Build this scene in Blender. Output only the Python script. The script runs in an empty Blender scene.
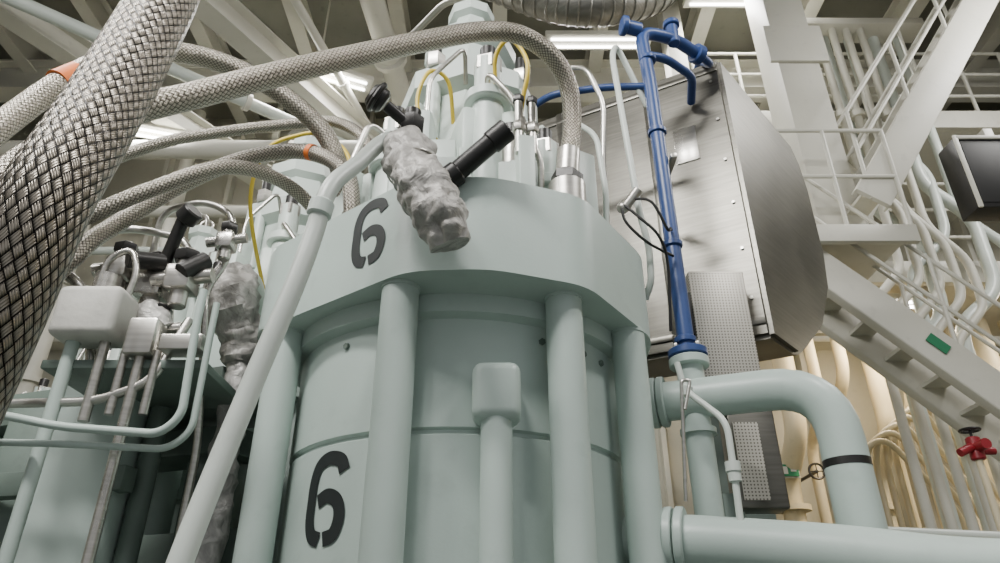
import bpy, bmesh, math, random
from mathutils import Vector, Matrix, noise
random.seed(7)
H = 1.5   # eye level datum above the floor plating (all z below are relative to it)

# ------------------------------------------------------------------ materials
def srgb(r,g,b):
    f=lambda c:(c/255/12.92) if c/255<=.04045 else ((c/255+.055)/1.055)**2.4
    return (f(r),f(g),f(b),1)
def newmat(name):
    m=bpy.data.materials.new(name); m.use_nodes=True
    nt=m.node_tree; b=nt.nodes['Principled BSDF']
    return m,nt,b
def paint(name,col,rough=.42,metal=0.,var=.12,scale=3.,bump=.05,bscale=60.,dirt=0.):
    m,nt,b=newmat(name); N=nt.nodes; L=nt.links
    tc=N.new('ShaderNodeTexCoord')
    n=N.new('ShaderNodeTexNoise'); n.inputs['Scale'].default_value=scale; n.inputs['Detail'].default_value=6
    L.new(tc.outputs['Object'],n.inputs['Vector'])
    r=N.new('ShaderNodeValToRGB'); r.color_ramp.elements[0].position=.3; r.color_ramp.elements[1].position=.7
    c=Vector(col[:3])
    r.color_ramp.elements[0].color=(*(c*(1-var)),1); r.color_ramp.elements[1].color=(*(c*(1+var*.5)),1)
    L.new(n.outputs['Fac'],r.inputs['Fac'])
    out=r.outputs['Color']
    if dirt>0:
        n3=N.new('ShaderNodeTexNoise'); n3.inputs['Scale'].default_value=11; n3.inputs['Detail'].default_value=8
        L.new(tc.outputs['Object'],n3.inputs['Vector'])
        r3=N.new('ShaderNodeValToRGB'); r3.color_ramp.elements[0].position=.60; r3.color_ramp.elements[1].position=.75
        L.new(n3.outputs['Fac'],r3.inputs['Fac'])
        mx=N.new('ShaderNodeMix'); mx.data_type='RGBA'
        mm=N.new('ShaderNodeMath'); mm.operation='MULTIPLY'; mm.inputs[1].default_value=dirt
        L.new(r3.outputs['Color'],mm.inputs[0]); L.new(mm.outputs[0],mx.inputs['Factor'])
        L.new(out,mx.inputs['A']); mx.inputs['B'].default_value=(*(c*.45),1)
        out=mx.outputs['Result']
    L.new(out,b.inputs['Base Color'])
    b.inputs['Roughness'].default_value=rough; b.inputs['Metallic'].default_value=metal
    if bump>0:
        n2=N.new('ShaderNodeTexNoise'); n2.inputs['Scale'].default_value=bscale; n2.inputs['Detail'].default_value=3
        L.new(tc.outputs['Object'],n2.inputs['Vector'])
        bp=N.new('ShaderNodeBump'); bp.inputs['Strength'].default_value=bump; bp.inputs['Distance'].default_value=.01
        L.new(n2.outputs['Fac'],bp.inputs['Height']); L.new(bp.outputs['Normal'],b.inputs['Normal'])
    return m
def braid(name,N_,K_,light,dark,wires=5,rough=.36,metal=.85,gapw=.43):
    m,nt,b=newmat(name); N=nt.nodes; L=nt.links
    def M(op,a,bb=None,c=None):
        n=N.new('ShaderNodeMath'); n.operation=op
        for i,x in enumerate((a,bb,c)):
            if x is None: continue
            if isinstance(x,(int,float)): n.inputs[i].default_value=x
            else: L.new(x,n.inputs[i])
        return n.outputs[0]
    uv=N.new('ShaderNodeUVMap'); uv.uv_map='UVMap'
    s=N.new('ShaderNodeSeparateXYZ'); L.new(uv.outputs['UV'],s.inputs[0])
    u=M('MULTIPLY',s.outputs['X'],float(N_)); v=M('MULTIPLY',s.outputs['Y'],float(K_))
    a=M('ADD',M('ADD',u,v),1000.0); c=M('ADD',M('SUBTRACT',u,v),1000.0)
    ck=M('MODULO',M('ADD',M('FLOOR',a),M('FLOOR',c)),2.0)
    ck=M('GREATER_THAN',ck,.5)
    fa=M('ABSOLUTE',M('SUBTRACT',M('FRACT',a),.5)); fc=M('ABSOLUTE',M('SUBTRACT',M('FRACT',c),.5))
    def mix(f,x,y): return M('ADD',M('MULTIPLY',x,M('SUBTRACT',1.0,f)),M('MULTIPLY',y,f))
    across=mix(ck,fa,fc); along=mix(ck,fc,fa)
    wa=mix(ck,M('FRACT',M('MULTIPLY',a,float(wires))),M('FRACT',M('MULTIPLY',c,float(wires))))
    wire=M('SUBTRACT',1.0,M('POWER',M('MULTIPLY',M('ABSOLUTE',M('SUBTRACT',wa,.5)),2.0),2.0))
    crown=M('SUBTRACT',1.0,M('POWER',M('MULTIPLY',along,2.0),2.5))
    gap=M('LESS_THAN',across,gapw)
    h=M('MULTIPLY',M('ADD',M('MULTIPLY',crown,.75),M('MULTIPLY',wire,.25)),gap)
    r=N.new('ShaderNodeValToRGB'); r.color_ramp.elements[0].position=.12; r.color_ramp.elements[1].position=.95
    r.color_ramp.elements[0].color=dark; r.color_ramp.elements[1].color=light
    L.new(h,r.inputs['Fac']); L.new(r.outputs['Color'],b.inputs['Base Color'])
    bp=N.new('ShaderNodeBump'); bp.inputs['Strength'].default_value=.9; bp.inputs['Distance'].default_value=.0025
    L.new(h,bp.inputs['Height']); L.new(bp.outputs['Normal'],b.inputs['Normal'])
    b.inputs['Metallic'].default_value=metal; b.inputs['Roughness'].default_value=rough
    return m
def brushed(name,col,rough=.36,metal=.85):
    m,nt,b=newmat(name); N=nt.nodes; L=nt.links
    tc=N.new('ShaderNodeTexCoord'); mp=N.new('ShaderNodeMapping'); mp.inputs['Scale'].default_value=(1.5,1.5,26)
    L.new(tc.outputs['Object'],mp.inputs['Vector'])
    n=N.new('ShaderNodeTexNoise'); n.inputs['Scale'].default_value=3; n.inputs['Detail'].default_value=8
    L.new(mp.outputs['Vector'],n.inputs['Vector'])
    n2=N.new('ShaderNodeTexNoise'); n2.inputs['Scale'].default_value=2.2; n2.inputs['Detail'].default_value=5
    L.new(tc.outputs['Object'],n2.inputs['Vector'])
    ad=N.new('ShaderNodeMath'); ad.operation='ADD'; L.new(n.outputs['Fac'],ad.inputs[0]); L.new(n2.outputs['Fac'],ad.inputs[1])
    r=N.new('ShaderNodeValToRGB')
    mr=N.new('ShaderNodeMapRange'); mr.inputs['From Min'].default_value=.6; mr.inputs['From Max'].default_value=1.4
    L.new(ad.outputs[0],mr.inputs['Value']); L.new(mr.outputs[0],r.inputs['Fac'])
    r.color_ramp.elements[0].position=0; r.color_ramp.elements[1].position=1
    c=Vector(col[:3]); r.color_ramp.elements[0].color=(*(c*.62),1); r.color_ramp.elements[1].color=(*(c*1.2),1)
    L.new(r.outputs['Color'],b.inputs['Base Color'])
    mr2=N.new('ShaderNodeMapRange'); mr2.inputs['To Min'].default_value=rough-.1; mr2.inputs['To Max'].default_value=rough+.15
    L.new(n2.outputs['Fac'],mr2.inputs['Value']); L.new(mr2.outputs[0],b.inputs['Roughness'])
    b.inputs['Metallic'].default_value=metal
    return m
def cloth(name,col,metal=.25):
    m,nt,b=newmat(name); N=nt.nodes; L=nt.links
    tc=N.new('ShaderNodeTexCoord')
    n=N.new('ShaderNodeTexNoise'); n.inputs['Scale'].default_value=22; n.inputs['Detail'].default_value=7; n.inputs['Distortion'].default_value=1.2
    L.new(tc.outputs['Object'],n.inputs['Vector'])
    r=N.new('ShaderNodeValToRGB'); r.color_ramp.elements[0].position=.3; r.color_ramp.elements[1].position=.65
    c=Vector(col[:3]); r.color_ramp.elements[0].color=(*(c*.6),1); r.color_ramp.elements[1].color=(*(c*1.1),1)
    L.new(n.outputs['Fac'],r.inputs['Fac']); L.new(r.outputs['Color'],b.inputs['Base Color'])
    bp=N.new('ShaderNodeBump'); bp.inputs['Strength'].default_value=.8; bp.inputs['Distance'].default_value=.012
    L.new(n.outputs['Fac'],bp.inputs['Height']); L.new(bp.outputs['Normal'],b.inputs['Normal'])
    b.inputs['Metallic'].default_value=metal; b.inputs['Roughness'].default_value=.5
    return m
def perforated(name):
    m,nt,b=newmat(name); N=nt.nodes; L=nt.links
    tc=N.new('ShaderNodeTexCoord'); mp=N.new('ShaderNodeMapping'); mp.inputs['Scale'].default_value=(75,75,75)
    L.new(tc.outputs['Object'],mp.inputs['Vector'])
    s=N.new('ShaderNodeSeparateXYZ'); L.new(mp.outputs['Vector'],s.inputs[0])
    def M(op,a,bb=None):
        n=N.new('ShaderNodeMath'); n.operation=op
        for i,x in enumerate((a,bb)):
            if x is None: continue
            if isinstance(x,(int,float)): n.inputs[i].default_value=x
            else: L.new(x,n.inputs[i])
        return n.outputs[0]
    fx=M('SUBTRACT',M('FRACT',M('ADD',s.outputs['X'],500.)),.5); fz=M('SUBTRACT',M('FRACT',M('ADD',s.outputs['Z'],500.)),.5)
    d=M('ADD',M('MULTIPLY',fx,fx),M('MULTIPLY',fz,fz)); hole=M('LESS_THAN',d,.06)
    mx=N.new('ShaderNodeMix'); mx.data_type='RGBA'; mx.inputs['A'].default_value=srgb(190,186,176); mx.inputs['B'].default_value=srgb(94,90,82)
    L.new(hole,mx.inputs['Factor']); L.new(mx.outputs['Result'],b.inputs['Base Color'])
    b.inputs['Metallic'].default_value=.4; b.inputs['Roughness'].default_value=.45
    return m
def emis(name,col,st):
    m,nt,b=newmat(name); b.inputs['Emission Color'].default_value=col; b.inputs['Emission Strength'].default_value=st
    return m

GREEN =paint('engine_green_paint',srgb(178,193,186),.38,0,.07,2.5,.04,90,.16)
GREEN2=paint('engine_green_paint_light',srgb(194,205,198),.4,0,.08,4,.04,90,.2)
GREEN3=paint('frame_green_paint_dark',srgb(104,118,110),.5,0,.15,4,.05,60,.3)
PALE  =paint('pale_pipe_paint',srgb(196,203,196),.36,0,.06,3,.04,90,.12)
CREAM =paint('cream_paint',srgb(198,196,184),.5,0,.1,1.5,.04,30,.2)
CREAM2=paint('cream_paint_warmlit',srgb(210,198,168),.5,0,.1,1.2,.04,30,.25)  # cream with the warm light of the lower right tinted into its colour
WALLM =paint('bulkhead_paint',srgb(178,175,160),.6,0,.12,.8,.04,20,.15)
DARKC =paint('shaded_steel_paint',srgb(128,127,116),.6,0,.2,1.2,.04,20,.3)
BLUE  =paint('blue_pipe_paint',srgb(46,70,122),.38,0,.1,5,.04,90,.25)
BLACK =paint('black_steel',srgb(46,45,44),.38,.4,.2,12,.05,80)
RUBBER=paint('black_rubber',srgb(24,24,24),.6,0,.1,12,.0)
STEN  =paint('stencil_black',srgb(30,36,36),.55,0,.1,30,.0)
YELL  =paint('yellow_tube',srgb(206,180,60),.4,0,.1,6,.0)
ORANGE=paint('orange_band',srgb(214,110,40),.5,0,.1,10,.0)
RED   =paint('red_paint',srgb(140,30,40),.4,0,.1,10,.0)
SIGN  =paint('sign_green',srgb(40,120,84),.5,0,.05,10,.0)
WHITE =paint('white_insulation',srgb(192,191,184),.6,0,.1,10,.25,30,.25)
STEEL =brushed('machined_steel',srgb(200,197,190),.28,.9)
DRUM  =brushed('stainless_cladding',srgb(116,114,107),.32,.93)
DUCT  =brushed('galvanised_duct',srgb(150,148,142),.36,.85)
FLOORM=paint('floor_plating',srgb(96,104,98),.5,.2,.2,2,.1,30,.3)
CLOTH =cloth('silver_insulation_cloth',srgb(170,167,162))
FOIL  =cloth('foil_lagging',srgb(192,190,186),.35)
PERF  =perforated('perforated_steel')
BR_BIG=braid('braid_large',24,24/(2*math.pi*.053)*.62,srgb(158,150,138),srgb(16,14,12),4,.36,.85,.39)
BR_A  =braid('braid_medium',18,18/(2*math.pi*.037)*.8,srgb(182,175,162),srgb(34,30,25),3,.30)
BR_S  =braid('braid_small',14,14/(2*math.pi*.027)*.8,srgb(164,158,147),srgb(32,29,25),3,.32)
TUBE  =emis('fluorescent_tube',(1,.98,.93,1),16)

# ------------------------------------------------------------------ builder
def frames(P):
    T=[]
    for i in range(len(P)):
        a=P[max(i-1,0)]; b=P[min(i+1,len(P)-1)]
        t=(b-a); T.append(t.normalized() if t.length>1e-9 else Vector((0,0,1)))
    n=T[0].orthogonal().normalized(); out=[]
    for t in T:
        n=(n-t*n.dot(t)); n.normalize(); out.append((t,n.copy(),t.cross(n)))
    return out
def catmull(P,k=8):
    P=[Vector(p) for p in P]; Q=[P[0]*2-P[1]]+P+[P[-1]*2-P[-2]]; out=[]
    for i in range(1,len(Q)-2):
        a,b,c,d=Q[i-1:i+3]
        for j in range(k):
            t=j/k
            out.append(.5*((2*b)+(c-a)*t+(2*a-5*b+4*c-d)*t*t+(3*b-a-3*c+d)*t**3))
    out.append(P[-1]); return out
def fillet(P,R,k=7):
    P=[Vector(p) for p in P]; out=[P[0]]
    for i in range(1,len(P)-1):
        a,b,c=P[i-1],P[i],P[i+1]; d1=(a-b); d2=(c-b)
        r=min(R,d1.length*.48,d2.length*.48); p=b+d1.normalized()*r; q=b+d2.normalized()*r
        for j in range(k+1):
            t=j/k; out.append(p*(1-t)**2+b*2*t*(1-t)+q*t*t)
    out.append(P[-1]); return out
class MB:
    def __init__(s): s.bm=bmesh.new(); s.uv=s.bm.loops.layers.uv.new('UVMap'); s.m=[]
    def mi(s,mat):
        if mat not in s.m: s.m.append(mat)
        return s.m.index(mat)
    def sweep(s,P,r,mat,seg=16,caps=True,crumple=0,flat=False):
        P=[Vector(p) for p in P]; F=frames(P); mi=s.mi(mat); rings=[]; Ls=[0]
        for i in range(1,len(P)): Ls.append(Ls[-1]+(P[i]-P[i-1]).length)
        tot=Ls[-1] or 1
        for i,(p,(t,n,b)) in enumerate(zip(P,F)):
            rr=r if not isinstance(r,(list,tuple)) else r[0]+0
            if isinstance(r,(list,tuple)):
                x=Ls[i]/tot*(len(r)-1); k=min(int(x),len(r)-2); rr=r[k]+(r[k+1]-r[k])*(x-k)
            ring=[]
            for j in range(seg):
                a=2*math.pi*j/seg; d=n*math.cos(a)+b*math.sin(a); q=p+d*rr
                if crumple:
                    q+=d*crumple*(noise.noise(q*14)+.6*noise.noise(q*34)+.8*abs(noise.noise(Vector((q.x*20,q.y*20,q.z*30)))))
                ring.append(s.bm.verts.new(q))
            rings.append(ring)
        for i in range(len(rings)-1):
            for j in range(seg):
                k=(j+1)%seg
                f=s.bm.faces.new((rings[i][j],rings[i][k],rings[i+1][k],rings[i+1][j])); f.material_index=mi; f.smooth=not flat
                for l,(uu,vv) in zip(f.loops,((j/seg,Ls[i]),((j+1)/seg,Ls[i]),((j+1)/seg,Ls[i+1]),(j/seg,Ls[i+1]))): l[s.uv].uv=(uu,vv)
        if caps:
            f=s.bm.faces.new(rings[0][::-1]); f.material_index=mi
            f=s.bm.faces.new(rings[-1]); f.material_index=mi
    def hose(s,P,r,mat,seg=24,k=8,**kw): s.sweep(catmull(P,k),r,mat,seg,**kw)
    def pipe(s,P,r,mat,bend=.1,seg=14,**kw): s.sweep(fillet(P,bend) if len(P)>2 else P,r,mat,seg,**kw)
    def cyl(s,a,b,r,mat,r2=None,seg=20,bev=0):
        a=Vector(a); b=Vector(b); r2=r if r2 is None else r2
        if bev:
            s.lathe_axis(a,b,[(r-bev,0),(r,bev),(r2,(b-a).length-bev),(r2-bev,(b-a).length)],mat,seg)
        else: s.lathe_axis(a,b,[(r,0),(r2,(b-a).length)],mat,seg)
    def lathe_axis(s,a,b,prof,mat,seg=24,flat=False,closed=True):
        a=Vector(a); t=(Vector(b)-a).normalized(); n=t.orthogonal().normalized(); w=t.cross(n); mi=s.mi(mat); rings=[]
        for r,h in prof:
            rings.append([s.bm.verts.new(a+t*h+(n*math.cos(2*math.pi*j/seg)+w*math.sin(2*math.pi*j/seg))*max(r,1e-4)) for j in range(seg)])
        for i in range(len(rings)-1):
            for j in range(seg):
                k=(j+1)%seg; f=s.bm.faces.new((rings[i][j],rings[i][k],rings[i+1][k],rings[i+1][j])); f.material_index=mi; f.smooth=not flat
        if closed:
            f=s.bm.faces.new(rings[0][::-1]); f.material_index=mi
            f=s.bm.faces.new(rings[-1]); f.material_index=mi
    def lathe(s,c,prof,mat,seg=48,**k):   # profile (r,z) around vertical axis
        s.lathe_axis((c[0],c[1],c[2]),(c[0],c[1],c[2]+1),prof,mat,seg,**k)
    def nut(s,a,b,r,mat): s.lathe_axis(a,b,[(r*.92,0),(r,.004),(r,(Vector(b)-Vector(a)).length-.004),(r*.9,(Vector(b)-Vector(a)).length)],mat,6,flat=True)
    def absorb(s,tb,mat,smooth=False):
        mi=s.mi(mat); mp={v:s.bm.verts.new(v.co) for v in tb.verts}
        for f in tb.faces:
            g=s.bm.faces.new([mp[v] for v in f.verts]); g.material_index=mi; g.smooth=smooth
        tb.free()
    def box(s,c,size,mat,rz=0,bev=.006,rot=None,seg=2):
        tb=bmesh.new(); bmesh.ops.create_cube(tb,size=1)
        for v in tb.verts: v.co=Vector((v.co.x*size[0],v.co.y*size[1],v.co.z*size[2]))
        if bev: bmesh.ops.bevel(tb,geom=tb.edges[:],offset=min(bev,min(size)*.4),segments=seg,affect='EDGES',profile=.5)
        R=rot if rot is not None else Matrix.Rotation(rz,3,'Z')
        for v in tb.verts: v.co=R@v.co+Vector(c)
        s.absorb(tb,mat,True)
    def beam(s,a,b,w,h,mat,up=(0,0,1),bev=.004):
        a=Vector(a); b=Vector(b); t=(b-a).normalized(); x=t.cross(Vector(up)).normalized(); z=x.cross(t)
        R=Matrix((x,t,z)).transposed(); s.box((a+b)/2,(w,(b-a).length,h),mat,rot=R,bev=bev)
    def ibeam(s,a,b,w,h,mat,up=(0,0,1),t=.02):
        a=Vector(a); b=Vector(b); d=(b-a).normalized(); x=d.cross(Vector(up)).normalized(); z=x.cross(d)
        s.beam(a,b,t,h-t*2,mat,up,0); s.beam(a+z*(h/2-t/2),b+z*(h/2-t/2),w,t,mat,up,0); s.beam(a-z*(h/2-t/2),b-z*(h/2-t/2),w,t,mat,up,0)
    def prism(s,poly,z0,z1,mat,bev=.01,seg=3):
        tb=bmesh.new(); lo=[tb.verts.new((x,y,z0)) for x,y in poly]; hi=[tb.verts.new((x,y,z1)) for x,y in poly]; n=len(poly)
        tb.faces.new(lo[::-1]); tb.faces.new(hi)
        for i in range(n): tb.faces.new((lo[i],lo[(i+1)%n],hi[(i+1)%n],hi[i]))
        if bev:
            e=[e for e in tb.edges if abs(e.verts[0].co.z-e.verts[1].co.z)<1e-6]
            bmesh.ops.bevel(tb,geom=e,offset=bev,segments=seg,affect='EDGES',profile=.5)
        s.absorb(tb,mat,True)
    def poly(s,verts,faces,mat,smooth=False,bev=0):
        tb=bmesh.new(); V=[tb.verts.new(v) for v in verts]
        for f in faces: tb.faces.new([V[i] for i in f])
        bmesh.ops.recalc_face_normals(tb,faces=tb.faces[:])
        if bev: bmesh.ops.bevel(tb,geom=tb.edges[:],offset=bev,segments=2,affect='EDGES')
        s.absorb(tb,mat,smooth)
    def ball(s,c,r,mat,seg=16):
        c=Vector(c); s.lathe_axis(c-Vector((0,0,r)),c,[(r*math.sin(math.pi*i/10),r-r*math.cos(math.pi*i/10)) for i in range(11)],mat,seg)
    def torus(s,c,axis,R,r,mat,seg=28):
        c=Vector(c); t=Vector(axis).normalized(); n=t.orthogonal().normalized(); b=t.cross(n)
        s.sweep([c+(n*math.cos(2*math.pi*i/seg)+b*math.sin(2*math.pi*i/seg))*R for i in range(seg+1)],r,mat,8,caps=False)
    def done(s,name,loc=(0,0,0),parent=None):
        me=bpy.data.meshes.new(name); s.bm.to_mesh(me); s.bm.free()
        for m in s.m: me.materials.append(m)
        me.set_sharp_from_angle(angle=math.radians(38))
        o=bpy.data.objects.new(name,me); bpy.context.scene.collection.objects.link(o)
        o.location=(loc[0],loc[1],loc[2]+H)
        if parent: o.parent=parent; o.location=(loc[0],loc[1],loc[2])
        return o
def roundpoly(P,R,k=5):
    n=len(P); out=[]
    for i in range(n):
        a,b,c=Vector(P[i-1]),Vector(P[i]),Vector(P[(i+1)%n]); d1=a-b; d2=c-b
        r=min(R,d1.length*.45,d2.length*.45); p=b+d1.normalized()*r; q=b+d2.normalized()*r
        for j in range(k+1):
            t=j/k; w=p*(1-t)**2+b*2*t*(1-t)+q*t*t; out.append((w.x,w.y))
    return out

# ------------------------------------------------------------------ room shell
FL=-H
def slab(name,c,size,mat):
    m=MB(); m.box(c,size,mat,bev=0); return m.done(name)
slab('floor',(0,3.5,FL-.05),(16,14,.1),FLOORM)
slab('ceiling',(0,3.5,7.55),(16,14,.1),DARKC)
slab('wall_back',(0,8.65,3.0),(16,.1,9.2),WALLM)
slab('wall_left',(-8.05,3.5,3.0),(.1,14,9.2),WALLM)
slab('wall_right',(8.05,3.5,3.0),(.1,14,9.2),WALLM)

m=MB()   # deck beams under ceiling
for x in [-6.5,-5.2,-3.9,-2.6,-1.3,0,1.3,2.6,3.9,5.2,6.5]:
    m.ibeam((x,-3,7.3),(x,8.6,7.3),.18,.4,CREAM)
for y in [2.5,5.0,7.2]:
    m.ibeam((-8,y,6.95),(8,y,6.95),.3,.5,CREAM)
m.done('ceiling_beams')
m=MB()
for x in [-7,-6,-5,-4,-3,-2,-1,0,1,2,3.0,3.9,4.8,5.7,6.6,7.4]:
    m.box((x,8.52,3.0),(.06,.16,9.0),CREAM,bev=0)
for z in [1.1,3.6,5.6]:
    m.box((0,8.45,z),(15.8,.3,.12),CREAM,bev=0)
m.done('wall_frames')

# overhead pipes
m=MB()
for i,(a,b,r) in enumerate([((-6.5,3.0,5.4),(-.5,8.2,5.7),.07),
      ((-7,6.5,5.2),(1,6.5,5.2),.11),((-7,6.9,4.6),(0,6.9,4.6),.07),((-7,7.3,4.3),(1,7.3,4.3),.05),
      ((-4.4,7.9,7),(-4.4,7.9,2),.09),((-5.4,7.6,7),(-5.4,7.6,2),.12),((-2.2,7.8,7),(-2.2,7.8,2),.08),
      ((-1.6,3.6,6.5),(-1.2,8.2,6.5),.14),((-2.5,3.6,6.1),(-1.5,8.2,6.1),.05)]):
    m.cyl(a,b,r,CREAM if i%3 else PALE,seg=14)
    A=Vector(a);B=Vector(b)
    for t in (.25,.6,.85):
        c=A.lerp(B,t); d=(B-A).normalized()*.03; m.cyl(c-d,c+d,r*1.5,CREAM,seg=14)
m.done('overhead_pipes')
m=MB()
m.ibeam((-3.8,3.5,5.9),(-1.0,8.5,5.9),.25,.35,CREAM); m.ibeam((-5.6,3.5,5.6),(-2.6,8.5,5.6),.22,.3,CREAM)
for x,y in ((-3.3,4.4),(-1.5,7.6),(-5.0,4.5),(-3.1,7.6)): m.box((x,y,6.6),(.08,.08,1.5),CREAM)
m.done('crane_rail_beams')
m=MB()   # silver ventilation duct
D=[Vector(p) for p in ((-.05,4.6,5.75),(.5,4.5,5.35),(.95,4.5,5.3),(1.5,4.7,5.7),(1.9,5.0,6.6),(1.95,5.1,7.5))]
Dc=catmull(D,12); m.sweep(Dc,.20,DUCT,24)
for i in range(0,len(Dc)-1,2): m.torus(Dc[i],Dc[i+1]-Dc[i],.201,.012,DUCT,20)
m.pipe([(-.05,4.6,5.75),(-.6,4.8,6.3),(-.7,4.85,7.5)],.18,DUCT,bend=.3,seg=20)
m.done('ventilation_duct')

# right side structure
m=MB()
m.box((3.07,5.5,5.2),(.42,.42,4.1),CREAM,bev=.01); m.box((3.07,5.27,5.6),(.6,.04,.5),CREAM); m.box((3.07,5.5,3.16),(.6,.6,.04),CREAM)
m.done('support_column')
m=MB(); m.box((2.15,6.3,3.0),(.22,.25,9.0),CREAM,bev=.01); m.box((2.15,6.3,-1.47),(.4,.4,.04),CREAM); m.done('support_column')

def stair(p0,p1,y0,w,mat,sh=.3,n=12,rail=True,railh=.95):
    m=MB(); x0,z0=p0; x1,z1=p1
    for y in (y0,y0+w):
        m.beam((x0,y,z0),(x1,y,z1),.05,sh,mat,up=(0,0,1)) 
        d=Vector((x1-x0,0,z1-z0)).normalized(); nn=Vector((-d.z,0,d.x))
        if nn.z<0: nn=-nn
        for s_ in (-1,1): m.beam(Vector((x0,y+.03,z0))+nn*s_*sh*.48,Vector((x1,y+.03,z1))+nn*s_*sh*.48,.1,.02,mat)
    for i in range(n):
        t=(i+.5)/n; m.box((x0+(x1-x0)*t,y0+w/2,z0+(z1-z0)*t),(.2,w,.03),mat,bev=0)
    if rail:
        for y in (y0,y0+w):
            for h in (railh,railh*.55): m.cyl((x0,y,z0+h),(x1,y,z1+h),.018,mat,seg=8)
            for i in range(5):
                t=i/4; m.cyl((x0+(x1-x0)*t,y,z0+(z1-z0)*t),(x0+(x1-x0)*t,y,z0+(z1-z0)*t+railh),.018,mat,seg=8)
    return m
m=stair((2.45,2.96),(6.75,-1.20),5.0,.45,CREAM,.28,18)
m.box((3.36,4.96,2.10),(.17,.008,.08),SIGN,rot=Matrix.Rotation(math.radians(44),3,'Y'),bev=0)
m.done('lower_stairway')
m=stair((3.15,3.4),(5.6,6.9),4.9,.6,CREAM,.30,16)
m.done('upper_stairway')
m=MB()  # landing platform
m.box((2.85,5.8,3.08),(1.1,1.9,.06),CREAM) 
for y in (4.86,6.7): m.beam((2.3,y,3.02),(3.4,y,3.02),.06,.16,CREAM)
for x in (2.32,2.85,3.38):
    m.cyl((x,4.86,3.1),(x,4.86,4.1),.018,CREAM,seg=8); m.cyl((x,6.7,3.1),(x,6.7,4.1),.018,CREAM,seg=8)
for z in (3.6,4.1):
    for y in (4.86,6.7): m.cyl((2.32,y,z),(3.38,y,z),.018,CREAM,seg=8)
m.done('stair_landing')
m=MB()  # upper gallery with rails
m.box((5.6,7.3,3.6),(4.6,1.8,.06),CREAM); m.beam((3.5,6.4,3.5),(7.9,6.4,3.5),.08,.25,CREAM)
m.box((5.0,7.3,5.6),(5.8,1.9,.06),CREAM); m.beam((2.3,6.35,5.5),(7.9,6.35,5.5),.08,.25,CREAM)
for zz,x0 in ((3.6,3.5),(5.6,2.4)):
    x=x0
    while x<7.9: m.cyl((x,6.42,zz),(x,6.42,zz+1.05),.022,CREAM,seg=8); x+=.55
    for h in (.35,.7,1.05): m.cyl((x0,6.42,zz+h),(7.9,6.42,zz+h),.02,CREAM,seg=8)
m.done('gallery_platform')
m=MB()  # vertical and bent background piping, right
for i in range(13):
    x=2.6+i*.34; r=[.09,.05,.12,.06,.07,.1,.05][i%7]
    m.pipe([(x,8.1,FL),(x,8.1,2.1+.4*math.sin(i*2.1)),(x+.0,7.6,2.5+.4*math.sin(i*2.1)),(x,7.6,3.5)],r,CREAM2,bend=.2)
    m.cyl((x,8.1,.8+.3*(i%3)),(x,8.1,.86+.3*(i%3)),r*1.6,CREAM2)
m.done('bulkhead_piping')
m=MB()  # mid-distance pipe manifold right
for i in range(5):
    x=3.6+i*.17; m.pipe([(x,5.95,6.65),(x,5.95,4.6-.2*i),(x+.3,5.95,4.2-.2*i),(x+.3,5.95,3.3-.1*i),(x-.1,5.95,2.9-.1*i),(x-.1,5.95,FL)],.042,CREAM,bend=.14)
    m.cyl((x,5.95,5.2),(x,5.95,5.28),.075,CREAM)
for i,(x,z) in enumerate([(4.2,5.9),(4.5,5.3),(4.8,4.9),(3.9,5.0)]):
    m.pipe([(x,6.1,6.65),(x,6.1,z-.9),(x+.4,6.1,z-1.3),(x+.3,6.0,z-2.2),(x-.2,6.0,z-2.6),(x-.2,6.0,FL)],.05+.015*(i%2),PALE,bend=.2)
m.box((4.2,6.0,6.6),(1.6,.3,.1),CREAM)
m.done('drain_pipe_manifold')
m=MB()  # small bore bent pipes lower right
for i in range(6):
    x=3.15+i*.13; m.pipe([(x,6.3+i*.05,FL),(x,6.3+i*.05,1.3+.09*i),(x+.08,6.3+i*.05,1.6+.09*i),(x+.35,6.3+i*.05,1.75+.09*i),(x+.9,6.4+i*.05,1.1),(x+.95,6.4+i*.05,FL)],.028,CREAM2,bend=.15)
m.done('small_bore_pipes')
m=MB()
m.pipe([(2.2,4.3,.52),(3.2,4.2,.5),(4.4,4.0,.48)],.018,YELL); m.pipe([(2.2,4.35,.64),(3.4,4.3,.58),(4.4,4.1,.55)],.03,PALE)
m.box((2.2,4.35,-.45),(.08,.08,2.1),PALE); m.box((4.4,4.06,-.5),(.08,.08,2.1),PALE)
m.done('pipe_handrail')
m=MB(); vx,vy,vz=3.14,4.6,1.20
m.cyl((vx,vy,FL),(vx,vy,vz-.05),.022,CREAM2); m.cyl((vx,vy,vz-.08),(vx,vy,vz+.07),.045,RED,bev=.008); m.cyl((vx,vy-.03,vz),(vx,vy-.12,vz),.035,RED)
m.torus((vx,vy,vz+.12),(0,0,1),.06,.009,BLACK); m.cyl((vx,vy,vz+.07),(vx,vy,vz+.13),.009,BLACK)
for k in range(3): m.box((vx,vy,vz+.12),(.115,.012,.008),BLACK,rz=k*math.pi/3)
m.cyl((vx-.04,vy-.02,vz),(vx-.13,vy-.03,vz-.04),.027,RED); m.cyl((vx+.03,vy,vz-.02),(vx+.12,vy,vz-.02),.025,RED)
m.done('fire_hydrant_valve')
m=MB()
m.box((4.0,4.6,3.38),(.62,.22,.68),BLACK,bev=.012); m.box((4.0,4.487,3.38),(.54,.01,.6),RUBBER,bev=.004)
for s_ in (-1,1): m.box((4.0+s_*.30,4.48,3.38),(.035,.02,.70),CREAM)
m.box((4.0,4.48,3.71),(.6,.02,.035),CREAM)
m.beam((4.2,4.75,FL),(4.2,4.75,4.0),.08,.08,CREAM,up=(0,1,0))
m.done('control_cabinet')
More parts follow.
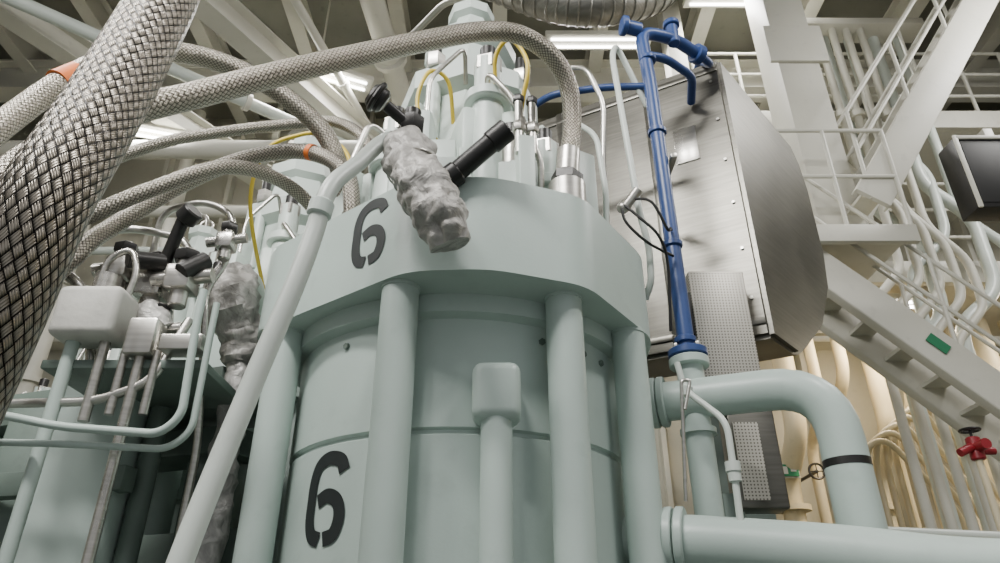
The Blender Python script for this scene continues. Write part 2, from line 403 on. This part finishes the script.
m=MB(); m.box((3.22,7.86,1.80),(.2,.02,.13),SIGN); m.box((3.22,7.88,1.80),(.23,.02,.16),WHITE); m.box((3.22,8.2,1.80),(.03,.62,.03),CREAM)
m.box((3.17,7.848,1.80),(.05,.005,.08),WHITE,bev=0); m.box((3.26,7.848,1.80),(.06,.005,.03),WHITE,bev=0)
m.done('emergency_exit_sign')
m=MB(); m.torus((3.54,7.9,1.80),(0,1,0),.085,.013,BLACK); m.cyl((3.54,7.9,1.80),(3.54,8.5,1.80),.02,BLACK); m.box((3.54,7.9,1.80),(.16,.012,.012),BLACK); m.box((3.54,7.9,1.80),(.012,.012,.16),BLACK)
m.done('valve_handwheel')

# ------------------------------------------------------------------ engine cylinder unit
E=Vector((-1.10,1.07))
def six_mesh(h,mapf,mat,name,parent):
    m=MB(); w=.155
    paths=[[(.565,.76),(.50,.88),(.32,.925),(.16,.86),(.09,.70),(.08,.50),(.085,.28),(.15,.13),(.28,.075)],
           [(.345,.075),(.49,.12),(.55,.29),(.50,.45),(.35,.52),(.20,.47)]]
    mi=m.mi(mat)
    for P in paths:
        Q=catmull([(x,y,0) for x,y in P],7); rows=[]
        for i,q in enumerate(Q):
            t=(Q[min(i+1,len(Q)-1)]-Q[max(i-1,0)]).normalized(); n=Vector((-t.y,t.x,0))
            rows.append([m.bm.verts.new(mapf((q.x+n.x*w/2*s-.31)*h,(q.y+n.y*w/2*s-.5)*h)) for s in (-1,0,1)])
        for i in range(len(rows)-1):
            for j in range(2):
                f=m.bm.faces.new((rows[i][j],rows[i][j+1],rows[i+1][j+1],rows[i+1][j])); f.material_index=mi
    o=m.done(name,parent=parent); return o
flange=[(-.72,-.335),(-.13,-.785),(.12,-.80),(.42,-.69),(.70,-.28),(.73,.15),(.5,.6),(0,.78),(-.5,.62),(-.75,.15)]
def unit():
    m=MB()
    m.lathe((0,0,0),[(.60,-.75),(.60,.562),(.590,.568),(.590,.578),(.603,.584),(.603,.93),(.64,.94),(.64,1.01)],GREEN,72)
    m.lathe((0,0,0),[(.70,-1.5),(.70,-.76),(.62,-.74)],GREEN,48)
    m.prism(roundpoly(flange,.075),1.0,1.335,GREEN,.012)
    for x,y in ((-.157,-.675),(.352,-.60),(.60,-.33),(-.60,-.33),(-.52,.45),(.52,.45),(0,.68)):
        m.cyl((x,y,-1.5),(x,y,1.005),.058,GREEN,seg=28); m.cyl((x,y,.99),(x,y,1.005),.061,GREEN,seg=28)
    m.box((.14,-.645,.665),(.14,.13,.17),GREEN,bev=.03,seg=4); m.cyl((.14,-.655,-1.5),(.14,-.655,.6),.045,GREEN,seg=24)
    for a in (-125,-62,-45,-35):
        c=Vector((math.cos(math.radians(a)),math.sin(math.radians(a)),0)); z=.88
        m.nut(c*.6+Vector((0,0,z)),c*.612+Vector((0,0,z)),.012,GREEN3)
    # cover top
    m.lathe((0,0,0),[(.60,1.32),(.60,1.38),(.57,1.40),(.40,1.42),(.38,1.52),(.30,1.56)],GREEN2,48)
    for k in range(8):
        a=math.radians(22+45*k); x,y=.52*math.cos(a),.52*math.sin(a)
        m.cyl((x,y,1.37),(x,y,1.43),.085,GREEN2); m.nut((x,y,1.43),(x,y,1.60),.070,GREEN2); m.cyl((x,y,1.60),(x,y,1.76),.040,STEEL); m.cyl((x,y,1.74),(x,y,1.80),.044,BLACK,bev=.006)
    # exhaust valve housing
    m.lathe((0,0,0),[(.36,1.5),(.36,1.72),(.29,1.95),(.27,2.2),(.33,2.24),(.33,2.34),(.22,2.38),(.19,2.58),(.23,2.61),(.23,2.69),(.12,2.73),(.09,2.88),(.12,2.9),(.12,2.96)],GREEN2,8,flat=True)
    for k in range(4):
        a=math.radians(60+90*k); x,y=.285*math.cos(a),.285*math.sin(a)
        m.cyl((x,y,1.9),(x,y,2.26),.03,GREEN2); m.nut((x,y,2.34),(x,y,2.42),.045,STEEL); m.cyl((x,y,2.42),(x,y,2.50),.026,BLACK)
        m.box((.3*math.cos(a),.3*math.sin(a),1.8),(.2,.035,.5),GREEN2,rz=a)
    m.torus((0,0,3.02),(0,1,0),.05,.012,STEEL)
    # fuel valves w brackets
    for (x,y,zt) in ((.10,-.46,2.24),(-.40,.12,2.0),(.42,.10,1.98),(-.27,-.38,1.98),(.33,-.34,1.90)):
        m.cyl((x,y,1.38),(x,y,zt-.32),.080,GREEN2,r2=.065); m.cyl((x,y,zt-.32),(x,y,zt-.27),.095,GREEN2,bev=.006)
        m.cyl((x,y,zt-.27),(x,y,zt-.08),.055,GREEN2); m.nut((x,y,zt-.14),(x,y,zt-.07),.060,STEEL); m.cyl((x,y,zt-.08),(x,y,zt),.034,BLACK,bev=.005)
        a=math.atan2(y,x)
        m.box((x*.8,y*.8,1.6),(.16,.04,.5),GREEN2,rz=a)
        m.box((x+.09*math.sin(a),y-.09*math.cos(a),1.54),(.1,.05,.26),GREEN2,rz=a)
    # side brackets/plates
    m.box((.45,-.42,1.5),(.08,.12,.38),GREEN2,rz=.5); m.box((.24,-.56,1.50),(.06,.08,.34),GREEN2,rz=.2); m.box((-.08,-.56,1.48),(.14,.08,.34),GREEN2)
    m.box((-.44,-.3,1.5),(.12,.1,.4),GREEN2,rz=.8)
    m.box((.02,-.40,1.72),(.10,.22,.34),GREEN2,rz=.3,bev=.02); m.box((.20,-.40,1.68),(.08,.20,.40),GREEN2,rz=-.3,bev=.02); m.box((-.14,-.42,1.66),(.07,.2,.42),GREEN2,rz=-.1,bev=.02)
    for (x,y) in ((.27,-.57),(.22,-.58)):
        m.cyl((x,y,1.6),(x,y,1.84),.016,STEEL); m.nut((x,y,1.7),(x,y,1.74),.026,STEEL); m.nut((x,y,1.84),(x,y,1.87),.022,BLACK)
    # small pipes
    m.pipe([(.10,-.46,1.98),(.10,-.56,2.02),(.20,-.56,1.88),(.30,-.54,1.6),(.30,-.5,1.4)],.012,STEEL,bend=.05)
    m.pipe([(-.27,-.38,1.8),(-.36,-.46,1.85),(-.42,-.48,1.6),(-.40,-.44,1.38)],.012,STEEL,bend=.05)
    m.pipe([(.33,-.34,1.78),(.44,-.34,1.83),(.52,-.28,1.6),(.52,-.1,1.4)],.012,STEEL,bend=.05)
    m.pipe([(.0,-.3,2.2),(.0,-.42,2.3),(-.14,-.44,2.1),(-.15,-.44,1.5)],.010,STEEL,bend=.05)
    m.pipe([(0,0,2.94),(0,0,3.1),(-.15,.1,3.2),(-.5,.5,3.2)],.02,STEEL,bend=.08)
    return m
C6=(-.15,2.6)
mb=unit(); u6=mb.done('engine_cylinder_unit',(C6[0],C6[1],0))
for k in range(1,4):
    o=bpy.data.objects.new('engine_cylinder_unit',u6.data); bpy.context.scene.collection.objects.link(o)
    o.location=(C6[0]+E.x*k,C6[1]+E.y*k,H)
# number markings (children)
A=Vector(flange[0]); B=Vector(flange[1]); d=(B-A).normalized(); nn=Vector((d.y,-d.x)); ctr=A.lerp(B,.76)
six_mesh(.25,lambda a,b:(ctr.x+d.x*a+nn.x*.003,ctr.y+d.y*a+nn.y*.003,1.20+b),STEN,'number_marking_upper',u6)
a0=math.atan2(-.49,-.375)
six_mesh(.275,lambda a,b:(.6035*math.cos(a0+a/.6),.6035*math.sin(a0+a/.6),.405+b),STEN,'number_marking_lower',u6)

# engine frame on the left
m=MB()
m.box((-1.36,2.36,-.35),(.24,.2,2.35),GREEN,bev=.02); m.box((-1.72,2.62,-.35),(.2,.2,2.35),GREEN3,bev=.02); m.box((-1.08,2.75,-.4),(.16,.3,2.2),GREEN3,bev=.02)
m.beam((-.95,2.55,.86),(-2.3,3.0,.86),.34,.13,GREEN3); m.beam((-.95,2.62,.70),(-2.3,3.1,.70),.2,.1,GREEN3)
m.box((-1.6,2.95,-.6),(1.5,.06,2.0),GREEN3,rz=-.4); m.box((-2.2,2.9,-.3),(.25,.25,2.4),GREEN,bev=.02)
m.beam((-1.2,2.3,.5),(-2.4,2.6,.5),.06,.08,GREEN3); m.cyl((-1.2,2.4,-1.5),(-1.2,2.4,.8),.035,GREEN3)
m.done('engine_frame')

# ------------------------------------------------------------------ hoses
m=MB()
m.hose([(-.62,.90,1.7),(-.595,.87,1.40),(-.578,.84,1.156),(-.562,.810,.962),(-.552,.750,.688),(-.548,.700,.484),(-.566,.710,.354),(-.600,.740,.246),(-.638,.780,.147),(-.66,.83,.0),(-.70,.9,-.4),(-.70,.95,-1.0),(-.70,.95,-1.38)],.051,BR_BIG,48,10)
m.cyl((-.70,.95,-1.5),(-.70,.95,-1.36),.09,STEEL,bev=.01); m.cyl((-.62,.90,1.68),(-.63,.905,1.85),.07,STEEL,bev=.01)
m.pipe([(-.63,.905,1.84),(-.66,.93,2.6),(-1.2,3.0,6.2),(-1.2,3.0,6.9)],.05,CREAM,bend=.3)
m.done('braided_hose_foreground')
m=MB()
m.hose([(.245,2.03,1.56),(.268,2.03,1.731),(.258,1.975,1.866),(.193,1.90,1.955),(.073,1.83,1.99),(-.07,1.76,1.93),(-.263,1.66,1.773),(-.456,1.56,1.603),(-.644,1.46,1.428),(-.781,1.38,1.287),(-.893,1.30,1.155),(-.971,1.22,.998),(-1.0,1.15,.848),(-1.03,1.1,.66),(-1.08,1.1,.2),(-1.1,1.15,-.6),(-1.1,1.2,-1.48)],.035,BR_A,28,9)
m.cyl((.235,2.03,1.33),(.235,2.03,1.36),.085,STEEL,bev=.006); m.cyl((.235,2.03,1.36),(.237,2.03,1.47),.066,STEEL,bev=.008); m.nut((.237,2.03,1.47),(.24,2.03,1.51),.058,BLACK); m.cyl((.24,2.03,1.51),(.25,2.03,1.62),.043,STEEL,bev=.006)
m.done('braided_fuel_hose')
m=MB()
m.hose([(-1.35,1.45,-.9),(-1.40,1.42,.3),(-1.43,1.45,.9),(-1.43,1.52,1.22),(-1.422,1.6,1.43),(-1.39,1.7,1.665),(-1.32,1.8,1.86),(-1.193,1.9,1.975),(-1.027,2.0,2.0),(-.833,2.1,1.93),(-.68,2.2,1.80),(-.60,2.3,1.55),(-.58,2.4,1.34)],.038,BR_A,28,9)
m.cyl((-1.405,1.665,1.6),(-1.385,1.715,1.69),.0405,ORANGE,seg=28)
m.cyl((-1.35,1.45,-1.5),(-1.35,1.45,-.88),.05,STEEL)
m.done('braided_fuel_hose')
m=MB()
m.hose([(-2.1,2.3,.6),(-2.05,2.35,1.4),(-1.843,2.4,1.733),(-1.546,2.45,1.98),(-1.277,2.5,2.10),(-.964,2.5,2.148),(-.744,2.45,2.117),(-.587,2.4,1.973),(-.52,2.4,1.78),(-.50,2.42,1.36)],.026,BR_S,20,8)
m.cyl((-2.1,2.3,-1.5),(-2.1,2.3,.62),.03,STEEL)
m.done('braided_return_hose')
m=MB()
m.hose([(-1.45,1.9,.2),(-1.44,1.93,.9),(-1.392,2.0,1.18),(-1.352,2.1,1.357),(-1.229,2.2,1.588),(-1.043,2.25,1.748),(-.848,2.25,1.793),(-.688,2.2,1.723),(-.579,2.15,1.6),(-.545,2.15,1.449),(-.54,2.18,1.35)],.032,BR_S,22,8)
m.cyl((-.76,2.225,1.768),(-.74,2.218,1.758),.0345,ORANGE,seg=22); m.cyl((-1.45,1.9,-1.5),(-1.45,1.9,.22),.035,STEEL); m.cyl((-.54,2.18,1.33),(-.54,2.17,1.44),.045,STEEL,bev=.006)
m.done('braided_return_hose')
m=MB()
m.hose([(-1.9,1.8,.3),(-1.8,1.85,.95),(-1.625,1.9,1.086),(-1.466,1.9,1.178),(-1.363,1.95,1.287),(-1.217,2.0,1.424),(-1.011,2.1,1.60),(-.85,2.3,1.66),(-.72,2.45,1.55),(-.70,2.5,1.34)],.028,BR_S,20,8)
m.cyl((-1.9,1.8,-1.5),(-1.9,1.8,.32),.03,STEEL)
m.done('braided_return_hose')

# near pale pipe
m=MB()
m.hose([(-.25,2.1,1.62),(-.32,1.9,1.56),(-.362,1.75,1.439),(-.419,1.68,1.298),(-.468,1.62,1.181),(-.489,1.6,1.088),(-.498,1.6,1.008),(-.523,1.58,.831),(-.58,1.55,.539),(-.64,1.50,.16),(-.665,1.48,-.1),(-.72,1.44,-.6),(-.80,1.4,-1.5)],[.022,.024,.026,.026,.026,.026,.026,.026],PALE,24,7)
m.cyl((-.488,1.6,1.10),(-.495,1.6,1.05),.034,GREEN2,bev=.006); m.cyl((-.80,1.4,-1.5),(-.80,1.4,-1.44),.08,PALE)
m.done('starting_air_pipe')

# insulated elbow w valve
def elbow():
    m=MB(); q=lambda *p:tuple(p)
    P=[q(-.305,1.84,1.46),q(-.295,1.76,1.41),q(-.270,1.69,1.30),q(-.225,1.64,1.19),q(-.18,1.62,1.10),q(-.145,1.63,1.03),q(-.13,1.64,.985)]
    m.hose(P,[.05,.070,.070,.068,.074,.072,.045],CLOTH,44,12,crumple=.020)
    m.cyl(q(-.15,1.78,1.32),q(.02,1.72,1.455),.033,BLACK,bev=.004); m.cyl(q(-.24,1.80,1.25),q(-.13,1.776,1.335),.040,BLACK,bev=.005); m.cyl(q(-.03,1.738,1.415),q(.025,1.72,1.458),.038,BLACK,bev=.004)
    m.cyl(q(-.30,1.80,1.40),q(-.29,1.80,1.60),.028,BLACK); m.cyl(q(-.29,1.80,1.53),q(-.37,1.75,1.58),.02,BLACK)
    m.cyl(q(-.375,1.745,1.585),q(-.42,1.72,1.61),.042,BLACK,bev=.01); m.torus(q(-.40,1.73,1.6),(-.8,-.4,.4),.045,.01,BLACK)
    m.nut(q(-.292,1.8,1.5),q(-.29,1.8,1.57),.042,BLACK); m.pipe([q(-.30,1.84,1.42),q(-.27,2.0,1.45),q(-.22,2.2,1.40)],.04,GREEN2)
    m.box(q(-.2,1.87,1.38),(.12,.1,.1),GREEN2)
    for t in (1.27,1.13): m.torus(q(-.262 if t>1.2 else -.197,1.675 if t>1.2 else 1.632,t),(.3,-.2,-.9),.074,.003,STEEL)
    return m
elbow().done('insulated_indicator_valve')
m=MB()
m.hose([(-1.02,2.45,1.34),(-1.034,2.4,1.25),(-1.0,2.36,1.15),(-.97,2.4,1.06),(-.955,2.4,1.0),(-.95,2.4,.93)],[.05,.085,.10,.09,.085,.05],CLOTH,36,9,crumple=.022)
m.hose([(-.955,2.42,.97),(-.947,2.4,.87),(-.944,2.4,.55),(-.943,2.4,.25),(-.94,2.4,-.5),(-.94,2.4,-1.5)],.047,FOIL,28,16,crumple=.012)
m.pipe([(-1.02,2.45,1.3),(-1.05,2.6,1.4),(-1.1,2.9,1.4)],.04,GREEN2)
m.done('insulated_drain_pipe')

# ------------------------------------------------------------------ left valve clutter
m=MB()
m.pipe([(-1.30,2.3,.9),(-1.3,2.25,1.5),(-1.119,2.2,1.518),(-.994,2.2,1.452),(-.984,2.2,1.258),(-1.043,2.2,1.135),(-1.02,2.2,1.02),(-1.0,2.3,.6),(-1.0,2.3,-1.5)],.013,STEEL,bend=.07)
m.pipe([(-1.30,2.0,.95),(-1.29,2.0,1.15),(-1.22,2.0,1.19),(-1.18,2.0,1.10),(-1.2,2.0,.95)],.011,STEEL,bend=.05)
m.pipe([(-.904,1.9,.98),(-.904,1.9,.8645),(-.888,1.9,.587),(-.937,1.9,.534),(-1.22,1.9,.555),(-1.45,1.9,.60),(-1.7,2.0,.6)],.012,GREEN,bend=.06)
m.pipe([(-.87,1.93,.95),(-.865,1.93,.55),(-.92,1.93,.50),(-1.22,1.93,.515),(-1.7,2.02,.55)],.010,GREEN,bend=.05)
m.pipe([(-1.9,2.05,.66),(-1.2,2.0,.66),(-1.05,2.0,.72),(-1.0,2.05,.95)],.014,STEEL,bend=.06)
for (x,y,z,s) in ((-1.08,2.1,1.12,1),(-1.2,2.15,1.12,1.1),(-1.14,2.12,.93,.9),(-1.3,2.1,1.16,.9),(-.98,2.15,1.3,.7)):
    m.box((x,y,z),(.09*s,.1*s,.09*s),STEEL,bev=.012); m.cyl((x,y,z-.1*s),(x,y,z+.12*s),.03*s,STEEL,bev=.004); m.nut((x,y,z+.07*s),(x,y,z+.11*s),.045*s,BLACK); m.cyl((x-.1*s,y,z),(x+.1*s,y,z+.02),.026*s,STEEL)
m.cyl((-1.012,2.1,1.20),(-1.068,2.05,1.123),.032,BLACK,bev=.004); m.cyl((-1.155,2.1,1.193),(-1.10,2.05,1.344),.022,BLACK); m.cyl((-1.10,2.05,1.33),(-1.06,2.03,1.36),.038,BLACK,bev=.006)
m.cyl((-1.155,2.1,1.19),(-1.24,2.02,1.16),.03,BLACK,bev=.004); m.box((-1.1,2.0,.86),(.09,.08,.12),STEEL,bev=.01); m.box((-.96,1.98,.83),(.13,.08,.05),STEEL)
for k in range(3): m.cyl((-1.15+.05*k,2.0,.62),(-1.15+.05*k,2.0,.82),.013,STEEL) 
m.hose([(-1.24,2.15,1.0),(-1.17,2.1,.98),(-1.10,2.1,.93)],[.03,.05,.03],FOIL,24,8,crumple=.015)
m.pipe([(-1.1,2.0,.8),(-1.1,2.0,-1.5)],.016,STEEL); m.box((-1.15,2.2,.78),(.5,.4,.03),GREEN3)
m.pipe([(-1.8,2.0,1.2),(-1.5,2.0,1.15),(-1.35,2.05,1.05),(-1.3,2.1,.8)],.018,STEEL,bend=.08)
m.pipe([(-1.6,2.2,.8),(-1.6,2.2,1.3),(-1.4,2.2,1.4),(-1.15,2.2,1.35),(-1.1,2.2,1.2)],.014,STEEL,bend=.08)
m.done('fuel_valve_block')
m=MB()
m.box((-1.275,2.0,.935),(.20,.14,.17),WHITE,bev=.025,seg=4); m.cyl((-1.32,2.0,-1.5),(-1.32,2.0,.86),.020,GREEN); m.cyl((-1.22,2.0,.6),(-1.22,2.0,.86),.016,STEEL); m.cyl((-1.27,2.0,1.0),(-1.27,2.0,1.08),.04,STEEL)
m.done('insulated_filter_box')
m=MB()
m.cyl((-1.15,1.4,.90),(-1.18,1.4,1.0),.035,STEEL,bev=.005); m.nut((-1.17,1.4,.97),(-1.18,1.4,1.01),.045,STEEL); m.nut((-1.15,1.4,.88),(-1.155,1.4,.92),.045,STEEL)
m.cyl((-1.18,1.4,1.0),(-1.15,1.45,1.10),.028,STEEL); m.pipe([(-1.15,1.4,.9),(-1.1,1.4,.6),(-1.15,1.42,-1.5)],.02,STEEL); m.nut((-1.155,1.44,1.07),(-1.15,1.45,1.11),.036,YELL)
m.done('hose_coupling')
# yellow tubes
m=MB()
m.hose([(0.0,2.15,1.9),(-.02,2.05,2.08),(.03,2.0,2.15),(.086,2.0,2.09),(.108,2.0,1.986),(.085,2.05,1.86),(.05,2.2,1.6)],.009,YELL,10)
m.hose([(-.25,2.2,1.8),(-.331,2.2,1.95),(-.335,2.2,2.08),(-.29,2.2,2.18),(-.22,2.25,2.16),(-.2,2.35,2.0)],.009,YELL,10)
m.hose([(-.6,2.4,1.4),(-.63,2.4,1.75),(-.66,2.4,1.9),(-.80,2.5,2.08),(-.946,2.6,2.168),(-1.117,2.65,2.108),(-1.2,2.8,1.9),(-1.2,3.2,1.6)],.010,YELL,10)
m.done('yellow_control_tubes')

# ------------------------------------------------------------------ exhaust receiver
m=MB()
g=Vector((.67,.745)); P0=Vector((1.19,2.8)); fd=Vector((-.88,.47))
prof=[(0,2.875),(1.00,2.875),(1.09,2.78),(1.15,2.60),(1.15,2.12),(1.07,1.86),(.78,1.52),(.42,1.28),(.30,1.22),(0,1.22)]
near=[(P0.x+g.x*s,P0.y+g.y*s,z) for s,z in prof]; far=[(a+fd.x*1.75,b+fd.y*1.75,c) for a,b,c in near]
n=len(near); m.poly(near+far,[list(range(n)),list(range(n,2*n))]+[[i,(i+1)%n,n+(i+1)%n,n+i] for i in range(n)],DRUM,bev=.02,smooth=True)
fn=Vector((-.47,-.88)); ra=math.atan2(fd.y,fd.x)
for t in (.42,.95):
    c=P0+fd*t+fn*.004; m.box((c.x,c.y,2.05),(.035,.01,1.62),DRUM,rz=ra,bev=.002)
for z in (1.3,2.8):
    c=P0+fd*.87+fn*.004; m.box((c.x,c.y,z),(1.70,.01,.03),DRUM,rz=ra,bev=.002)
for i in range(6):
    c=P0+fd*.06+fn*.004; z=1.42+i*.26; m.nut((c.x,c.y,z),(c.x+fn.x*.006,c.y+fn.y*.006,z),.009,STEEL)
c=P0+fd*.24+fn*.004; m.box((c.x,c.y,2.36),(.12,.006,.22),STEEL,rz=ra,bev=.002)
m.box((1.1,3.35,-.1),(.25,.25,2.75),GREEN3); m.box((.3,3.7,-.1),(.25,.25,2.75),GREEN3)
m.done('exhaust_gas_receiver')
m=MB()
m.box((.955,2.78,1.24),(.245,.12,.52),PERF,bev=.008); m.box((1.0,2.78,.70),(.19,.12,.44),DRUM,bev=.01); m.box((.90,2.82,-.5),(.08,.08,2.1),GREEN)
m.box((.97,2.715,.66),(.1,.01,.3),PERF,bev=0); m.box((.83,2.76,1.3),(.03,.06,.2),BLACK)
m.done('perforated_heat_guard')
# blue pipe
m=MB()
m.pipe([(1.02,2.66,2.76),(.88,2.56,2.76),(.70,2.5,2.74),(.715,2.5,2.4),(.72,2.5,1.01)],.032,BLUE,bend=.08,seg=20)
m.pipe([(.715,2.5,2.38),(.5,2.55,2.42),(.25,2.6,2.42),(.15,2.7,2.42)],.018,BLUE,bend=.06)
m.pipe([(.715,2.5,2.58),(.82,2.54,2.60),(.98,2.66,2.60),(1.02,2.85,2.60)],.022,BLUE,bend=.05)
for z in (2.55,2.1,1.5,1.07): m.cyl((.717,2.5,z-.012),(.717,2.5,z+.012),.042,BLUE,bev=.003)
m.cyl((.72,2.5,1.0),(.72,2.5,1.03),.075,BLUE,bev=.004); m.cyl((.72,2.5,.96),(.72,2.5,.995),.075,GREEN,bev=.004)
m.cyl((.70,2.49,2.74),(.62,2.47,2.745),.036,BLUE,bev=.005); m.cyl((.63,2.47,2.745),(.60,2.465,2.747),.05,BLUE,bev=.005)
m.cyl((1.01,2.655,2.76),(1.05,2.68,2.76),.052,BLUE,bev=.005); m.pipe([(1.04,2.67,2.76),(1.12,2.74,2.76),(1.12,2.9,2.95),(1.12,3.1,2.85)],.022,BLUE,bend=.06)
m.cyl((.88,2.56,2.72),(.88,2.56,2.84),.03,BLUE,bev=.004); m.cyl((.88,2.56,2.84),(.88,2.56,2.87),.042,BLUE,bev=.004)
for k in range(4):
    a=k*math.pi/2+.5; m.nut((.72+.057*math.cos(a),2.5+.057*math.sin(a),1.03),(.72+.057*math.cos(a),2.5+.057*math.sin(a),1.045),.011,STEEL)
m.box((.77,2.62,1.95),(.03,.3,.03),STEEL)
m.done('blue_cooling_water_pipe')
m=MB()
m.pipe([(.70,2.55,2.3),(.56,2.45,2.6),(.525,2.4,2.477),(.536,2.4,2.26),(.56,2.4,1.8),(.572,2.4,1.584),(.60,2.42,1.45),(.60,2.45,1.3),(.58,2.5,1.25)],.014,PALE,bend=.06)
m.pipe([(.45,2.5,1.3),(.45,2.45,1.9),(.47,2.42,2.2),(.40,2.4,2.4),(.3,2.5,2.5)],.012,STEEL,bend=.06)
m.pipe([(.40,2.3,1.3),(.42,2.28,1.6),(.40,2.28,1.9),(.3,2.35,2.05)],.012,PALE,bend=.06)
m.cyl((.51,2.36,1.60),(.56,2.33,1.66),.02,STEEL); m.ball((.50,2.37,1.60),.026,STEEL)
m.hose([(.53,2.35,1.63),(.6,2.3,1.58),(.66,2.34,1.48),(.69,2.4,1.52),(.71,2.46,1.55)],.006,RUBBER,8)
m.hose([(.50,2.35,1.6),(.55,2.32,1.52),(.62,2.33,1.44),(.66,2.4,1.35),(.66,2.48,1.1)],.006,RUBBER,8)
m.hose([(.49,2.35,1.58),(.50,2.33,1.5),(.58,2.36,1.43),(.70,2.45,1.42)],.006,RUBBER,8)
m.done('sensor_pipes')

# large green pipes
m=MB()
m.pipe([(.50,2.58,.835),(.60,2.54,.835),(1.135,2.30,.825),(1.135,2.30,.0),(1.135,2.30,-1.5)],.073,GREEN,bend=.20,seg=36)
m.cyl((1.135,2.30,.535),(1.135,2.30,.56),.0742,BLACK,seg=36)
m.cyl((.60,2.54,.835),(.625,2.53,.835),.095,GREEN,seg=36,bev=.004); m.cyl((.57,2.552,.835),(.595,2.543,.835),.095,GREEN,seg=36,bev=.004)
m.done('cooling_water_outlet_pipe')
m=MB()
m.pipe([(.40,2.42,.32),(.536,2.3,.313),(.778,2.22,.284),(.995,2.12,.252),(1.214,2.0,.20),(1.7,1.75,.15),(1.75,1.75,-1.5)],.078,GREEN,bend=.2,seg=36)
m.cyl((.55,2.295,.312),(.575,2.285,.31),.10,GREEN,seg=36,bev=.004); m.cyl((.52,2.31,.313),(.545,2.3,.312),.10,GREEN,seg=36,bev=.004)
m.done('cooling_water_inlet_pipe')
m=MB()
m.cyl((.72,2.5,-1.5),(.72,2.5,.97),.05,GREEN,seg=28); m.cyl((.72,2.5,.70),(.72,2.5,.72),.065,GREEN,seg=28)
m.done('cooling_water_riser')
m=MB()
m.pipe([(.62,2.3,.90),(.635,2.3,.80),(.683,2.25,.73),(.729,2.2,.66),(.7275,2.2,.484),(.72,2.2,.2),(.72,2.05,-.2),(.72,2.05,-1.5)],.011,PALE,bend=.05)
m.cyl((.728,2.2,.47),(.727,2.2,.50),.02,PALE); m.cyl((.727,2.2,.50),(.727,2.2,.53),.024,PALE); m.cyl((.637,2.3,.78),(.645,2.295,.81),.018,PALE)
m.pipe([(.58,2.25,.42),(.60,2.2,.80),(.63,2.2,.80),(.60,2.2,.70)],.006,STEEL,bend=.03)
m.done('vent_tube')

# ------------------------------------------------------------------ lamps
def fixture(x,y,z,power,rz=0,tgt=None,size=1.2,col=(1,.95,.86),rod=None):
    m=MB(); m.box((0,0,.05),(1.3,.26,.07),CREAM,rz=rz,bev=.01)
    R=Matrix.Rotation(rz,3,'Z')
    for s in (-.06,.06):
        a=R@Vector((-.58,s,0)); b=R@Vector((.58,s,0)); m.cyl(a,b,.016,TUBE,seg=10)
    top=(7.5-z) if rod is None else rod
    m.cyl((0,0,.08),(0,0,top),.012,CREAM,seg=8)
    fo=m.done('fluorescent_light_fixture',(x,y,z))
    l=bpy.data.lights.new('fixture_lamp','AREA'); l.shape='RECTANGLE'; l.size=size; l.size_y=.3; l.energy=power; l.color=col
    o=bpy.data.objects.new('fixture_lamp',l); bpy.context.scene.collection.objects.link(o); o.location=(0,0,-.06); o.parent=fo
    d=(Vector(tgt)-Vector((x,y,z))) if tgt else Vector((0,0,-1))
    o.rotation_euler=d.to_track_quat('-Z','Y').to_euler()
NW=(1,.98,.95)
fixture(-1.3,-.3,4.2,250,.2,(-.1,2.3,.8),1.5,NW)
fixture(2.6,.4,4.6,110,1.2,(.8,2.6,1.2),1.2,NW)
fixture(-2.6,.5,3.3,55,.6,(-1.2,2.5,.5),1.2,NW)  # added lamp, out of view, to brighten the lower left
fixture(2.9,5.9,7.0,90,0,None,1.2,NW)
fixture(-2.2,6.3,6.2,110,.4,None,1.2,NW); fixture(-4.3,6.4,5.4,90,.3,None,1.2,NW)
fixture(-3.4,2.4,5.6,100,.5,(-2.0,4.0,1.5),1.2,NW)
fixture(1.2,6.2,6.6,90,0,None,1.2,NW)
fixture(5.6,3.8,5.8,150,0,(4,6,2.5),1.2,NW)
fixture(4.2,6.9,3.38,85,0,(3.3,8,0.8),1.2,(1,.80,.52),.2)
fixture(6.3,6.9,3.38,60,0,None,1.2,(1,.84,.6),.2)

w=bpy.data.worlds.new('world'); bpy.context.scene.world=w; w.use_nodes=True
w.node_tree.nodes['Background'].inputs[0].default_value=(.95,.97,1,1); w.node_tree.nodes['Background'].inputs[1].default_value=.5

# ------------------------------------------------------------------ camera
cd=bpy.data.cameras.new('camera'); cam=bpy.data.objects.new('camera',cd); bpy.context.scene.collection.objects.link(cam)
cam.location=(0,0,H); cam.rotation_euler=(math.radians(90+28),0,0); cd.sensor_width=36; cd.lens=25.2; cd.clip_start=.02
bpy.context.scene.camera=cam
